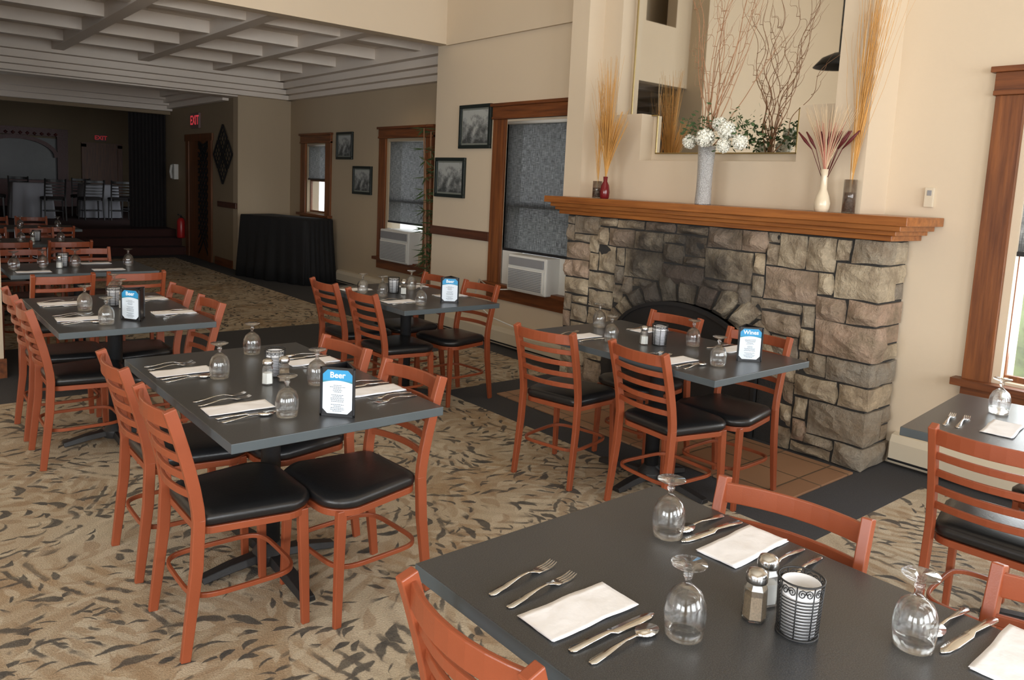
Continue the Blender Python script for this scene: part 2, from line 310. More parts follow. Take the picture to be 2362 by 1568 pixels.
for x in (-2.1,-1.1,-.1,.9,1.93,2.95,3.95): g.box(x-.07,x+.07,6.93,11.6,2.99,3.14)
for y in (7.7,8.75,9.8,10.85): g.box(-4.2,4.9,y-.06,y+.06,3.01,3.14)
struct(g.obj('trim_2',ceilm,bevel=.004))
g=G()
for i,(o_,z) in enumerate(((.10,2.72),(.2,2.79),(.3,2.86),(.41,2.95))):
    g.box(W2-o_,W2-(o_-.1 if i else 0),6.93,12.1,z,3.14)
    g.box(-4.2,W2,12.1-(o_*1.3),12.1-((o_-.1)*1.3 if i else 0),z,3.14)
struct(g.obj('trim_3',ceilm,bevel=.006))
g=G(); g.box(-4.2,W3,12.1,12.5,2.7,3.14); g.box(-4.2,W3,12.3,15.8,2.98,3.14)
for i in range(3): g.box(W3-.1*(i+1),W3-.1*i,12.5,15.6,2.66+.09*i,3.0); g.box(-4.2,W3,15.6-.14*(i+1),15.6-.14*i,2.62+.09*i,3.0)
struct(g.obj('ceiling_passage',ceilm,bevel=.006))
g=G()
for i in range(3): g.box(1.2,W3,14.6+.34*i,15.7,.14*i,.14*(i+1))
struct(g.obj('trim_4',redcarp,bevel=.01))
g=G(); g.box(-4.2,7.2,15.62,24,.3,.42); struct(g.obj('floor_stage',redcarp))
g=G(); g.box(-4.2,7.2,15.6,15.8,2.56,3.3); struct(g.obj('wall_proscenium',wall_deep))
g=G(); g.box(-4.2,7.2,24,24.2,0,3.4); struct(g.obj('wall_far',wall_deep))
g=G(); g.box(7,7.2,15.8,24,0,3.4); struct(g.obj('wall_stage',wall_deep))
g=G(); g.box(-4.2,7.2,15.8,24.2,3.2,3.3); struct(g.obj('ceiling_stage',ceilm))
g=G(); pts=[]; n=60
for i in range(n+1): pts.append((3.78+.66*i/n,15.92+.05*math.sin(i*1.05),0))
vs=[(p[0],p[1],.42) for p in pts]+[(p[0],p[1],2.62) for p in pts]; g.add(vs,[(i,i+1,i+n+2,i+n+1) for i in range(n)],True)
tag(g.obj('curtain',darkfab,fix=False),'dark heavy stage curtain drawn to the side','curtain')
def heater(name,x,y0,y1):
    g=G(); g.prism([(x,0.02),(x-.07,.03),(x-.07,.15),(x-.05,.19),(x,.2)],1,y0,y1); g.cur=1; g.box(x-.072,x-.06,y0,y1,.035,.05); struct(g.obj(name,[heaterm,blackpl],bevel=.003))
heater('baseboard_right',W,4.62,6.94); heater('baseboard_front',W,-1,1.93); heater('baseboard_far',W2,6.97,10.3)
g=G(); g.box(W3-.02,W3,12.3,13.1,0,.13); g.box(W3,W2,12.08,12.1,0,.13); struct(g.obj('baseboard_alcove',trimh))
g=G(); g.box(W-.03,W,5.93,6.95,.99,1.08); struct(g.obj('trim_5',railm,bevel=.006))
g=G(); g.box(W3-.03,W3,12.12,12.95,.97,1.06); struct(g.obj('trim_6',railm,bevel=.006))
# ------------------------------------------------------------------ windows
WN=[0]
def window(x,y0,y1,z0,z1,cw=.13,thick=.2):
    WN[0]+=1; g=G(); h=.15
    g.box(x-.03,x,y0,y0+cw,z0,z1-h); g.box(x-.03,x,y1-cw,y1,z0,z1-h)
    g.cur=1; g.box(x-.035,x,y0-.01,y1+.01,z1-h,z1-.03); g.box(x-.055,x,y0-.03,y1+.03,z1-.03,z1); g.box(x-.045,x,y0-.01,y1+.01,z1-h,z1-h+.025)
    g.box(x-.08,x,y0-.04,y1+.04,z0-.005,z0+.035); g.box(x-.03,x,y0,y1,z0-.12,z0)
    g.cur=0; a,b_=y0+cw,y1-cw; t=.045
    for (xx,za,zb) in ((x+.05,z0+.035,(z0+z1-h)/2+.02),(x+.09,(z0+z1-h)/2-.02,z1-h)):
        g.box(xx,xx+.035,a,a+t,za,zb); g.box(xx,xx+.035,b_-t,b_,za,zb); g.box(xx,xx+.035,a+t,b_-t,za,za+t); g.box(xx,xx+.035,a+t,b_-t,zb-t,zb)
        g.cur=2; g.box(xx+.015,xx+.02,a+t,b_-t,za+t,zb-t); g.cur=0
    g.box(x-.0,x+thick,a-.06,a,z0+.02,z1-h); g.box(x-.0,x+thick,b_,b_+.06,z0+.02,z1-h)
    return struct(g.obj('window_%d'%WN[0],[trimw,trimh,panem],bevel=.003))
window(W,4.62,5.92,.57,2.31,.18)
window(W,.3,1.6,.57,2.29,.14)
window(W2,7.9,9.2,.47,2.23,.17)
window(W2,10.62,11.65,.93,2.19,.17)
window(W,-2.75,-.75,.57,2.29,.15)
def shade(x,y0,y1,z0,z1):
    r0=root('window_shade',(x,(y0+y1)/2,z0)); w=(y1-y0)/2
    g=G(); g.add([(.0,-w,0),(0,w,0),(0,w,z1-z0),(0,-w,z1-z0)],[(0,1,2,3)]); g.obj('shade_fabric',shadem,r0,fix=False)
    g=G(); g.box(-.012,.012,-w,w,-.02,.004); g.obj('bottom_rail',blackpl,r0)
    g=G(); g.tube([(0,-w-.005,z1-z0),(0,w+.005,z1-z0)],.02,10); g.obj('roller',white_pl,r0)
    tag(r0,'dark woven roller shade drawn down over a window','window shade','window shades')
shade(W+.02,4.80,5.74,.945,2.13); shade(W+.02,.45,1.45,1.32,2.12); shade(W2+.02,8.08,9.02,1.0,2.05); shade(W2+.02,10.8,11.46,1.5,2.01)
def aircon(x,y0,y1,z0,z1,lab,ya,yb):
    r0=root('air_conditioner',(x,(y0+y1)/2,z0)); w=(y1-y0)/2; h=z1-z0
    g=G(); g.box(-.13,.32,-w,w,0,h); g.obj('body',white_pl,r0,bevel=.012)
    g=G(); g.box(-.145,-.13,-w+.02,w-.02,.02,h*.66); g.obj('grille_frame',white_pl,r0,bevel=.004)
    g=G()
    for i in range(12): z=.035+i*(h*.6-.02)/12; g.box(-.155,-.145,-w+.04,w-.04,z,z+.008)
    g.obj('grille',grey_pl,r0)
    g=G(); g.box(-.145,-.13,-w+.03,w-.03,h*.72,h*.94); g.obj('control_panel',grey_pl,r0,bevel=.003)
    c=(y0+y1)/2
    g=G(); g.box(.03,.045,ya-c,-w,0,h+.005); g.obj('side_filler',white_pl,r0)
    g=G(); g.box(.03,.045,w,yb-c,0,h+.005); g.obj('side_filler',white_pl,r0)
    tag(r0,lab,'air conditioner','window air conditioners')
aircon(W-.02,4.93,5.46,.585,.92,'white window air conditioner with louvred grille below a dark shade',4.8,5.74)
aircon(W2-.02,8.2,8.9,.49,.9,'white window air conditioner in a shaded brown window',8.1,9.0)
g=G(); g.tube([(W-.1,5.35,.6),(W-.13,5.7,.55),(W-.1,5.95,.62),(W-.12,6.0,.4),(W-.12,5.7,.28),(W-.12,5.3,.24)],.006,6); tag(g.obj('power_cord',white_pl),'white power cord hanging below the air conditioner','cord')
g=G(); x,y0,y1,h=7.6,-3,3,1.9; nx,nz=60,24; vs=[]
for j in range(nz+1):
    for i in range(nx+1):
        y=y0+(y1-y0)*i/nx; z=h*j/nz; p=Vector((y*3,z*3,0)); d=noise.noise(p)*.3+noise.noise(p*4)*.15
        vs.append((x+d+.4*(j/nz)**2,y,z+d*.2))
g.add(vs,[(j*(nx+1)+i,j*(nx+1)+i+1,(j+1)*(nx+1)+i+1,(j+1)*(nx+1)+i) for j in range(nz) for i in range(nx)],True)
o=tag(g.obj('hedge',pbr('hedge_leaves',S(150,178,112),.8,var=.6,vs=12),fix=False),'leafy green hedge outside the windows','hedge'); o['kind']='stuff'
g=G(); g.box(4.9,30,-12,30,-.3,-.12); struct(g.obj('ground',pbr('pale_ground_bounce',S(214,214,204),.9,var=.1)))  # ground colour lightened to bounce light onto the lower shades
# ------------------------------------------------------------------ fireplace
FY0,FY1,FX=1.96,4.50,4.32
fp=root('fireplace',(FX,(FY0+FY1)/2,0))
def child_world(o,par): o.parent=par; o.matrix_parent_inverse=Matrix.Translation(-Vector(par.location)); return o
AC_,ARX,ARZ,ZS=3.27,.60,.38,.42
def rock(g,x0,x1,y0,y1,z0,z1,seed,n=4,amp=.022):
    vs={};V=[];F=[]
    def P(i,j,k):
        if (i,j,k) in vs: return vs[(i,j,k)]
        a,b_,c=i/n,j/n,k/n; p=Vector((x0+(x1-x0)*a,y0+(y1-y0)*b_,z0+(z1-z0)*c))
        e=lambda t:min(1,3.4*min(t,1-t))
        q=p*6+Vector((seed*3.1,seed*1.7,0)); nn=noise.noise(q)*1.1+noise.noise(q*2.7)*.8
        if i==0: p.x-= amp*(e(b_)*e(c))*(.7+nn)*1.3
        if j==0: p.y-= amp*(e(a)*e(c))*(.5+nn)
        q2=q*1.3; p.x+=noise.noise(q2+Vector((9,0,0)))*.006; p.y+=noise.noise(q2+Vector((0,9,0)))*.010; p.z+=noise.noise(q2+Vector((0,0,9)))*.010
        p.x=min(p.x,W-.012)
        vs[(i,j,k)]=len(V); V.append(p); return vs[(i,j,k)]
    for a in range(n):
        for c in range(n):
            F.append((P(0,a,c),P(0,a,c+1),P(0,a+1,c+1),P(0,a+1,c))); F.append((P(n,a,c),P(n,a+1,c),P(n,a+1,c+1),P(n,a,c+1)))
            F.append((P(a,0,c),P(a+1,0,c),P(a+1,0,c+1),P(a,0,c+1))); F.append((P(a,n,c),P(a,n,c+1),P(a+1,n,c+1),P(a+1,n,c)))
            F.append((P(a,c,0),P(a,c+1,0),P(a+1,c+1,0),P(a+1,c,0))); F.append((P(a,c,n),P(a+1,c,n),P(a+1,c+1,n),P(a,c+1,n)))
    g.add(V,F,False)
g=G(); J=.012; H=1.335
def inarch(y,z,m=0):
    if abs(y-AC_)>ARX+m: return False
    if z<=ZS: return True
    return ((y-AC_)/(ARX+m))**2+((z-ZS)/(ARZ+m))**2<1
ny=28; nz=19; uz=H/nz; uy=(FY1-FY0)/ny; M_=.16
occ=[[inarch(FY0+(i+.5)*uy,(j+.5)*uz,M_-.015) for j in range(nz)] for i in range(ny)]; seed=1
k=0; wws=[2,4,2,3,4,2,3,2,4,3]; q_=0
while k<nz:
    hh=min((2,3,2,2,3,2,3,2,2)[q_%9],nz-k)
    if nz-k-hh==1: hh+=1
    ww=wws[q_%10]; q_+=1; dep=(.15,.33,.22,.17,.33)[q_%5]; z0=k*uz; z1=(k+hh)*uz
    rock(g,FX,FX+dep-J,FY0,FY0+ww*uy-J,z0+J/2,z1-J/2,seed,6,.026); seed+=1
    if dep<.3:
        if hh>2:
            rock(g,FX+dep,W-.012,FY0+.01,FY0+.12,z0+J/2,z0+uz*1.4-J/2,seed,4,.02); seed+=1
            rock(g,FX+dep,W-.012,FY0+.01,FY0+.12,z0+uz*1.4+J/2,z1-J/2,seed,4,.02); seed+=1
        else: rock(g,FX+dep,W-.012,FY0+.01,FY0+.12,z0+J/2,z1-J/2,seed,4,.02); seed+=1
    for i in range(ww):
        for j in range(k,k+hh): occ[i][j]=True
    k+=hh
for j in range(nz):
    for i in range(ny):
        if occ[i][j]: continue
        ch=[(4,2),(3,2),(3,2),(3,3),(2,2),(4,3),(2,1),(2,3),(3,1),(3,2)]; random.shuffle(ch); ch+=[(2,2),(2,1),(1,2),(1,1)]
        for (a,c) in ch:
            if i+a>ny or j+c>nz: continue
            if all(not occ[p][q] for p in range(i,i+a) for q in range(j,j+c)): break
        for p in range(i,i+a):
            for q in range(j,j+c): occ[p][q]=True
        y0,y1,z0,z1=FY0+i*uy,FY0+(i+a)*uy,j*uz,(j+c)*uz
        rock(g,FX+random.uniform(-.008,.01),FX+.1,y0+J/2,y1-J/2,z0+J/2,z1-J/2,seed,6,.028); seed+=1
nv=13
for i in range(nv):
    a0=math.pi*i/nv+.02; a1=math.pi*(i+1)/nv-.02; V=[];nn=5; MM=M_+random.uniform(-.03,.04)
    for xx in range(2):
        for p in range(nn+1):
            for q in range(nn+1):
                a=a0+(a1-a0)*p/nn; t=q/nn*MM
                y=AC_+math.cos(a)*(ARX+t); z=ZS+math.sin(a)*(ARZ+t); qn=Vector((y*7,z*7,seed))
                x=FX+.09 if xx else FX-.008-(.04*(.6+noise.noise(qn)*1.3) if 0<p<nn and 0<q<nn else 0)
                V.append((x,y+noise.noise(qn)*.008,z+noise.noise(qn*1.4)*.008))
    m=(nn+1)**2; F=[]
    for p in range(nn):
        for q in range(nn):
            k=p*(nn+1)+q; F.append((k,k+1,k+nn+2,k+nn+1)); F.append((m+k,m+k+nn+1,m+k+nn+2,m+k+1))
    for p in range(nn):
        for (s0,s1) in ((p*(nn+1),(p+1)*(nn+1)),(p*(nn+1)+nn,(p+1)*(nn+1)+nn),(p,p+1),(nn*(nn+1)+p,nn*(nn+1)+p+1)): F.append((s0,s1,s1+m,s0+m))
    g.add(V,F,False); seed+=1
child_world(g.obj('stone_facing',stonem),fp)
g=G(); pl=[(FY0+.015,0),(FY0+.015,H)]+[(FY1-.005,H),(FY1-.005,0),(AC_+ARX,0),(AC_+ARX,ZS)]+[(AC_+ARX*math.cos(math.pi*i/16),ZS+ARZ*math.sin(math.pi*i/16)) for i in range(1,16)]+[(AC_-ARX,ZS),(AC_-ARX,0)]
g.prism(pl,0,FX+.01,W-.012); child_world(g.obj('mortar_core',mortar),fp)
g=G(); g.box(W-.03,W-.012,AC_-ARX-.05,AC_+ARX+.05,0,.9); child_world(g.obj('firebox_back',blackmetal),fp)
g=G(); n=24
pts=[(FX-.05,AC_-ARX-.01,.0),(FX-.05,AC_-ARX-.01,ZS)]+[(FX-.05-.03*math.sin(math.pi*i/n),AC_-(ARX+.01)*math.cos(math.pi*i/n),ZS+(ARZ-.01)*math.sin(math.pi*i/n)) for i in range(1,n)]+[(FX-.05,AC_+ARX+.01,ZS),(FX-.05,AC_+ARX+.01,0)]
g.sweep(pts,[(-.015,-.012),(.015,-.012),(.015,.012),(-.015,.012)],ref=(1,0,0)); c=(FX-.045,AC_,ZS*.5)
pp=[c]+pts; g.add(pp,[(0,i,i+1) for i in range(1,len(pp)-1)]); child_world(g.obj('fire_screen',blackmetal),fp)
tag(fp,'rough ashlar stone fireplace with arched soot-darkened opening and black screen','fireplace')
g=G(); g.box(3.52,4.26,1.97,4.32,0,.012); tag(g.obj('hearth',tilem,bevel=.003),'flat tan tiled hearth on the floor before the fireplace','hearth')
mt=root('mantel',(4.4,3.2,1.34))
for nm,(x0,y0,y1,z0,z1) in dict(lower_board=(4.27,1.90,4.55,1.34,1.372),second_board=(4.245,1.87,4.575,1.372,1.398),third_board=(4.215,1.835,4.60,1.398,1.428),top_board=(4.18,1.79,4.64,1.428,1.478)).items():
    g=G(); g.box(x0,W-.012,y0,y1,z0,z1); child_world(g.obj(nm,mantelm,bevel=.004),mt)
tag(mt,'thick stepped honey-oak mantel shelf above the stone fireplace','mantel')
XA,XB,XC=4.35,4.52,4.64; Zt=HC; Zb=1.4785
g=G()
g.box(XA,W,2.13,2.34,Zb,Zt); g.box(XA,W,4.41,4.60,Zb,Zt)
g.box(XB,W,2.34,2.66,Zb,2.13); g.box(XB,W,3.96,4.41,Zb,2.13); g.box(XB,W,2.66,3.96,Zb,1.78)
g.box(XB,W,4.22,4.41,2.13,Zt); g.box(XB,W,2.34,2.42,2.13,Zt); g.box(XA,W,2.34,4.41,3.5,Zt)
struct(g.obj('wall_chimney',wall_near))
mr=root('mirror',(XC,3.31,1.78))
poly=[(2.73,1.84),(3.90,1.84),(3.90,2.125),(4.17,2.125),(4.17,3.45),(2.46,3.45),(2.46,2.125),(2.73,2.125)]
g=G(); g.prism(poly,0,XC-.004,XC+.004); child_world(g.obj('mirror_glass',mirrorm),mr)
g=G()
for i in range(len(poly)):
    a=poly[i];c=poly[(i+1)%len(poly)]; y0,y1=sorted((a[0],c[0]));z0,z1=sorted((a[1],c[1])); g.box(XC-.010,XC+.006,y0-.005,y1+.005,z0-.005,z1+.005)
child_world(g.obj('gold_frame',gold,bevel=.002),mr)
tag(mr,'large stepped-edge wall mirror with thin gold edging in a niche','mirror')
g=G(); g.box(W-.022,W,1.86,1.908,1.535,1.645); g.cur=1; g.box(W-.024,W-.02,1.87,1.895,1.60,1.63); tag(g.obj('thermostat',[heaterm,grey_pl],bevel=.003),'small white wall thermostat with grey display','thermostat')
pn=root('pendant_lamp',(1.85,4.0,2.85)); g=G(); g.lathe([(0,.14),(.05,.14),(.16,.09),(.24,0),(.235,0),(.15,.075),(0,.1)],28); g.obj('lamp_shade',blackmetal,pn); g=G(); g.tube([(0,0,.13),(0,0,HC-2.86)],.01,8); g.obj('rod',blackmetal,pn); tag(pn,'dark metal bowl pendant lamp hanging from the high ceiling','pendant lamp')
# ------------------------------------------------------------------ pictures
def picture(x,y0,y1,z0,z1,lab):
    r0=root('framed_picture',(x,(y0+y1)/2,(z0+z1)/2)); w=(y1-y0)/2;h=(z1-z0)/2;t=.035
    g=G(); g.box(-.03,0,-w,w,-h,-h+t); g.box(-.03,0,-w,w,h-t,h); g.box(-.03,0,-w,-w+t,-h+t,h-t); g.box(-.03,0,w-t,w,-h+t,h-t); g.obj('frame',green_frame,r0,bevel=.004)
    g=G(); g.box(-.014,-.002,-w+t,w-t,-h+t,h-t); g.obj('mat_board',matb,r0)
    g=G(); g.box(-.017,-.0142,-w+t+.018,w-t-.018,-h+t+.018,h-t-.018); g.obj('photograph',photom,r0)
    tag(r0,lab,'picture','framed black and white photographs')
picture(W,5.97,6.49,1.89,2.32,'dark framed black and white photograph of trees by water')
picture(W,6.37,6.90,1.39,1.80,'dark framed black and white landscape photograph beside a wood rail')
picture(W2,9.96,10.45,1.80,2.19,'small dark framed photograph high between two windows')
picture(W2,9.40,9.93,1.32,1.71,'small dark framed photograph low between two windows')
g=G(); g.box(W3-.03,W3,13.25,13.4,0,2.15); g.box(W3-.03,W3,14.45,14.6,0,2.15); g.box(W3-.035,W3,13.2,14.65,2.05,2.17); g.box(W3-.01,W3,13.4,14.45,0,2.05)
g.cur=1
for i in range(14):
    z=.1+i*.14
    g.sweep([(W3-.02,13.42,z),(W3-.02,13.92,min(z+.5,2.04))],[(-.010,-.008),(.010,-.008),(.010,.008),(-.010,.008)],ref=(1,0,0)); g.sweep([(W3-.02,13.92,z),(W3-.02,13.42,min(z+.5,2.04))],[(-.010,-.008),(.010,-.008),(.010,.008),(-.010,.008)],ref=(1,0,0))
struct(g.obj('door_1',[doorw,blackmetal]))
dm=root('diamond_wall_decoration',(W3-.01,12.72,1.82))
for (dy,dz) in ((0,.25),(0,-.25),(.23,0),(-.23,0)):
    g=G(); a,bz=.20,.22
    q=[(dy,dz+bz),(dy+a,dz),(dy,dz-bz),(dy-a,dz)]
    for i in range(4):
        p0,p1=q[i],q[(i+1)%4]; g.sweep([(-.01,p0[0],p0[1]),(-.01,p1[0],p1[1])],[(-.010,-.014),(.010,-.014),(.010,.014),(-.010,.014)],ref=(1,0,0))
    for t in (.33,.66):
        for (A,B,C_,D) in ((0,1,3,2),(1,2,0,3)):
            l=lambda u,v:(u[0]+(v[0]-u[0])*t,u[1]+(v[1]-u[1])*t); p0,p1=l(q[A],q[B]),l(q[C_],q[D]); g.sweep([(-.012,*p0),(-.012,*p1)],[(-.004,-.008),(.004,-.008),(.004,.008),(-.004,.008)],ref=(1,0,0))
    g.obj('diamond_panel',blackmetal,dm)
tag(dm,'four dark openwork metal diamond panels hung on the wall','wall decoration')
exitm=emis('exit_red',(.75,.06,.08),.5); exitd=emis('exit_red_dim',(.6,.04,.05),.22)
exitb=pbr('exit_sign_box',(.20,.13,.12),.5)
def exitsign(x,y,z,s,rz,em):
    r0=root('exit_sign',(x,y,z),rz); g=G(); g.box(-.16*s,.16*s,-.02,.02,-.1*s,.1*s); g.obj('sign_box',exitb,r0,bevel=.004)
    M=Matrix.Translation((0,-.022,0))@Matrix.Rotation(math.pi/2,4,'X'); textmesh('EXIT',.17*s,em,M,'exit_lettering',r0,.004)
    tag(r0,'illuminated red exit sign','exit sign','exit signs')
exitsign(W3-.021,14.05,2.40,1.3,-math.pi/2,exitm); exitsign(4.98,23.95,2.3,.9,0,exitd)
ph=root('wall_telephone',(W3,15.2,1.5)); g=G(); g.box(-.08,0,-.09,.09,-.14,.14); g.obj('body',white_pl,ph,bevel=.01); g=G(); g.tube([(-.11,-.04,-.12),(-.13,-.04,0),(-.11,-.04,.12)],.022,8); g.obj('handset',white_pl,ph); tag(ph,'white wall telephone beside a doorway','telephone')
ex=root('fire_extinguisher',(W3-.071,14.75,.3)); g=G(); g.lathe([(.0,0),(.065,0),(.07,.02),(.07,.3),(.05,.35),(.02,.37),(0,.37)],16); g.obj('tank',extred,ex); g=G(); g.tube([(0,0,.36),(0,0,.41),(-.06,0,.43)],.012,6); g.tube([(0,0,.4),(.05,.05,.36),(.06,.05,.2)],.008,6); g.obj('handle_and_hose',blackpl,ex); tag(ex,'red fire extinguisher mounted low on the wall','fire extinguisher')
g=G(); g.box(4.5,4.62,23.93,24,.42,2.12); g.box(5.4,5.52,23.93,24,.42,2.12); g.box(4.5,5.52,23.93,24,2.04,2.16); g.box(4.62,5.4,23.96,24,.42,2.04); struct(g.obj('door_2',trimw))
am=root('arched_bar_mirror',(3.3,23.9,1.1)); redw=pbr('carved_red_wood',S(88,34,30),.4,bump=.5,bs=30)
g=G(); g.box(-1.5,-1.25,-.1,.1,0,1.25); g.box(.6,.85,-.1,.1,0,1.25); g.box(-1.5,.85,-.14,.1,1.15,1.35)
n=20
g.sweep([(-.32-.9*math.cos(math.pi*i/n),-.05,.6+.5*math.sin(math.pi*i/n)) for i in range(n+1)],[(-.06,-.05),(.06,-.05),(.06,.05),(-.06,.05)],ref=(0,1,0))
for i in range(12): g.lathe([(0,-.05),(.05,0),(0,.05)],8,(-1.2+i*.16,-.15,1.2))
g.obj('carved_frame',redw,am); g=G(); g.box(-1.25,.6,.02,.06,0,1.1); g.obj('mirror_glass',dimmirror,am); g=G(); g.box(-1.6,1.0,-.5,.1,-.68,0); g.obj('counter',redw,am); tag(am,'ornate dark red carved bar mirror with arched top','bar mirror')
# ------------------------------------------------------------------ draped tables
def draped(name,corn,z,mat,lab,cat,folds=26,amp=.03):
    ctr=Vector((sum(c[0] for c in corn)/4,sum(c[1] for c in corn)/4)); P=[]
    for i in range(4):
        a=Vector(corn[i])-ctr;b_=Vector(corn[(i+1)%4])-ctr; m=40
        for k in range(m): P.append(a+(b_-a)*k/m)
    P=[ (P[i-2]+P[i-1]+P[i]+P[(i+1)%len(P)]+P[(i+2)%len(P)])/5 for i in range(len(P))]
    r=root(name,(ctr.x,ctr.y,0)); R_=[]; n=len(P)
    for zz,k in ((.01,1),(.25*z,.8),(.5*z,.55),(.75*z,.3),(.97*z,.03),(z,-.02)):
        ring=[]
        for i,p in enumerate(P):
            d=p.normalized()*(amp*k*(math.sin(i*2*math.pi*folds/n)+.6*math.sin(i*.37+2))+.05*k if zz<z else -.008); ring.append((p.x+d.x,p.y+d.y,zz))
        R_.append(ring)
    g=G(); g.rings(R_); g.obj('tablecloth',mat,r); return tag(r,lab,cat)
draped('draped_table',[(4.22,11.45),(4.66,10.12),(5.19,10.30),(4.82,11.66)],.93,blackcloth,'service table fully draped in a black cloth against the wall','table')
BT=((2.5,18.3),(3.8,18.6))
for i,(x,y) in enumerate(BT):
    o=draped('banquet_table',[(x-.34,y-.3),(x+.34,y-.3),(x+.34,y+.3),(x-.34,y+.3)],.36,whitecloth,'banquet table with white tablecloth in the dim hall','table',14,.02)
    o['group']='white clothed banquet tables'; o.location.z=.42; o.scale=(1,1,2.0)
# ------------------------------------------------------------------ chair
def seat_outline(k=1.0,m=10):
    fr,bk,hf,hb,rf,rb=.215*k,-.165*k,.21*k,.17*k,.10*k,.05*k; P=[]
    def arc(cx,cy,r,a0,a1):
        for i in range(m+1): a=math.radians(a0+(a1-a0)*i/m); P.append((cx+r*math.cos(a),cy+r*math.sin(a)))
    arc(fr-rf,hf-rf,rf,0,85); arc(bk+rb,hb-rb,rb,95,180); arc(bk+rb,-hb+rb,rb,180,265); arc(fr-rf,-hf+rf,rf,275,360); return P
def chair(mat,smat,name,cat,label):
    r0=root(name); sq=lambda a,b_:[(-a,-b_),(a,-b_),(a,b_),(-a,b_)]
    post=lambda z:(-.170-(max(0,z-.46)/.38)**1.4*.09)
    g=G(); O=seat_outline
    g.rings([[(x,y,.425) for x,y in O(.97)],[(x,y,.437) for x,y in O(1.03)],[(x,y,.455) for x,y in O(1.03)],[(x,y,.468) for x,y in O(.97)],[(x,y,.474) for x,y in O(.82)],[(x,y,.477) for x,y in O(.4)]]); g.obj('seat',smat,r0)
    g=G(); g.sweep([(x,y,.413) for x,y in O(.96)],sq(.012,.011),ref=(0,0,1),closed=True); g.obj('seat_frame',mat,r0,bevel=.002)
    for s in (1,-1):
        g=G(); g.sweep([(-.215,.182*s,0),(-.2,.18*s,.12),(-.178,.178*s,.3),(-.170,.176*s,.46)],sq(.0125,.019),ref=(0,1,0),scale=[.8,.9,1,1]); g.obj('leg',mat,r0,bevel=.003)
        g=G(); g.sweep([(.185,.192*s,0),(.178,.188*s,.25),(.172,.184*s,.42)],sq(.0125,.017),ref=(0,1,0),scale=[.8,.95,1.05]); g.obj('leg',mat,r0,bevel=.003)
    g=G()
    for s in (1,-1): g.sweep([(post(z),.176*s,z) for z in (.455,.5,.56,.63,.7,.77,.828)],sq(.0125,.019),ref=(0,1,0))
    for (zc,h) in ((.79,.026),(.722,.0125),(.66,.0125),(.60,.0125),(.54,.0125)):
        x0=post(zc); g.sweep([(x0-.034*(1-(t/8*2-1)**2),-.172+.344*t/8,zc) for t in range(9)],sq(.006,h),ref=(1,0,0))
    g.obj('backrest',mat,r0,bevel=.003)
    g=G(); pts=[]
    for i in range(48):
        a=2*math.pi*i/48; c,s=math.cos(a),math.sin(a); e=.42; pts.append((-.008+.178*math.copysign(abs(c)**e,c),.174*math.copysign(abs(s)**e,s),.195))
    g.sweep(pts,sq(.008,.006),ref=(0,0,1),closed=True); g.obj('stretcher',mat,r0,bevel=.002)
    tag(r0,label,cat); return r0
DC=chair(orange,vinyl,'dining_chair','chair','terracotta metal ladder-back dining chair with black vinyl seat')
CH='terracotta ladder-back chair with black seat at the %s'
def ch(x,y,rot,t): inst(DC,x,y,0,math.radians(rot),CH%t,'ladder-back dining chairs')
# ------------------------------------------------------------------ tables
def table(x0,x1,y0,y1,lab,rot=0):
    w,l=(x1-x0)/2,(y1-y0)/2; r=root('dining_table',((x0+x1)/2,(y0+y1)/2,0),math.radians(rot))
    g=G(); g.box(-w,w,-l,l,.718,.75)
    g.mi=[1,1,1,1,1,0]; g.obj('tabletop',[tabm,tabedge],r,bevel=.0025)
    g=G(); g.lathe([(.038,.05),(.038,.69),(.042,.70)],20); g.box(-.16,.16,-.16,.16,.70,.718); g.obj('pedestal_column',blackmetal,r)
    g=G()
    for a in range(4):
        c,s=math.cos(a*math.pi/2),math.sin(a*math.pi/2); L_=.27 if a%2==0 else .36
        g.sweep([(c*.02,s*.02,.05),(c*L_*.6,s*L_*.6,.035),(c*L_,s*L_,.014)],[(-.035,-.015),(.035,-.015),(.025,.015),(-.025,.015)],ref=(-s,c,0),scale=[1,.95,.8])
    g.lathe([(.07,.02),(.07,.06),(.045,.09),(.038,.1)],20); g.obj('cross_base',blackmetal,r,bevel=.003)
    return tag(r,lab,'table','charcoal restaurant tables')
def glassproto():
    r=G(); p=[(.034,0),(.0365,.02),(.0385,.045),(.036,.065),(.028,.083),(.014,.094),(.0065,.100),(.0055,.108),(.009,.114),(.0095,.117),(.006,.121),(.009,.126),(.026,.132),(.0325,.136),(.033,.138),(.0,.1385)]
    q=[(.0,.0925),(.012,.0910),(.0265,.0815),(.0348,.0645),(.0374,.045),(.0354,.02),(.0331,0)]
    prof=[(max(a,1e-5),z) for a,z in p[::-1]]+[(max(a,1e-5),z) for a,z in q[::-1]]
    r.lathe(prof,32); o=r.obj('water_goblet',glassm); return tag(o,'clear stemmed water goblet standing upside down on its rim','glass')
GL=glassproto()
def ribbon(g,L_,t=.0016):
    vs=[]
    for (x,w,z) in L_: vs+=[(x,-w,z),(x,w,z),(x,w*.9,z+t),(x,-w*.9,z+t)]
    fs=[]
    for i in range(len(L_)-1):
        for k in range(4): fs.append((i*4+k,i*4+(k+1)%4,(i+1)*4+(k+1)%4,(i+1)*4+k))
    fs+=[(3,2,1,0),tuple(len(L_)*4-4+k for k in range(4))]; g.add(vs,fs,True)
g=G(); ribbon(g,[(0,.004,.001),(.008,.0085,.0015),(.04,.0075,.004),(.08,.004,.009),(.11,.003,.0095),(.125,.005,.006),(.135,.011,.003),(.15,.012,.002)])
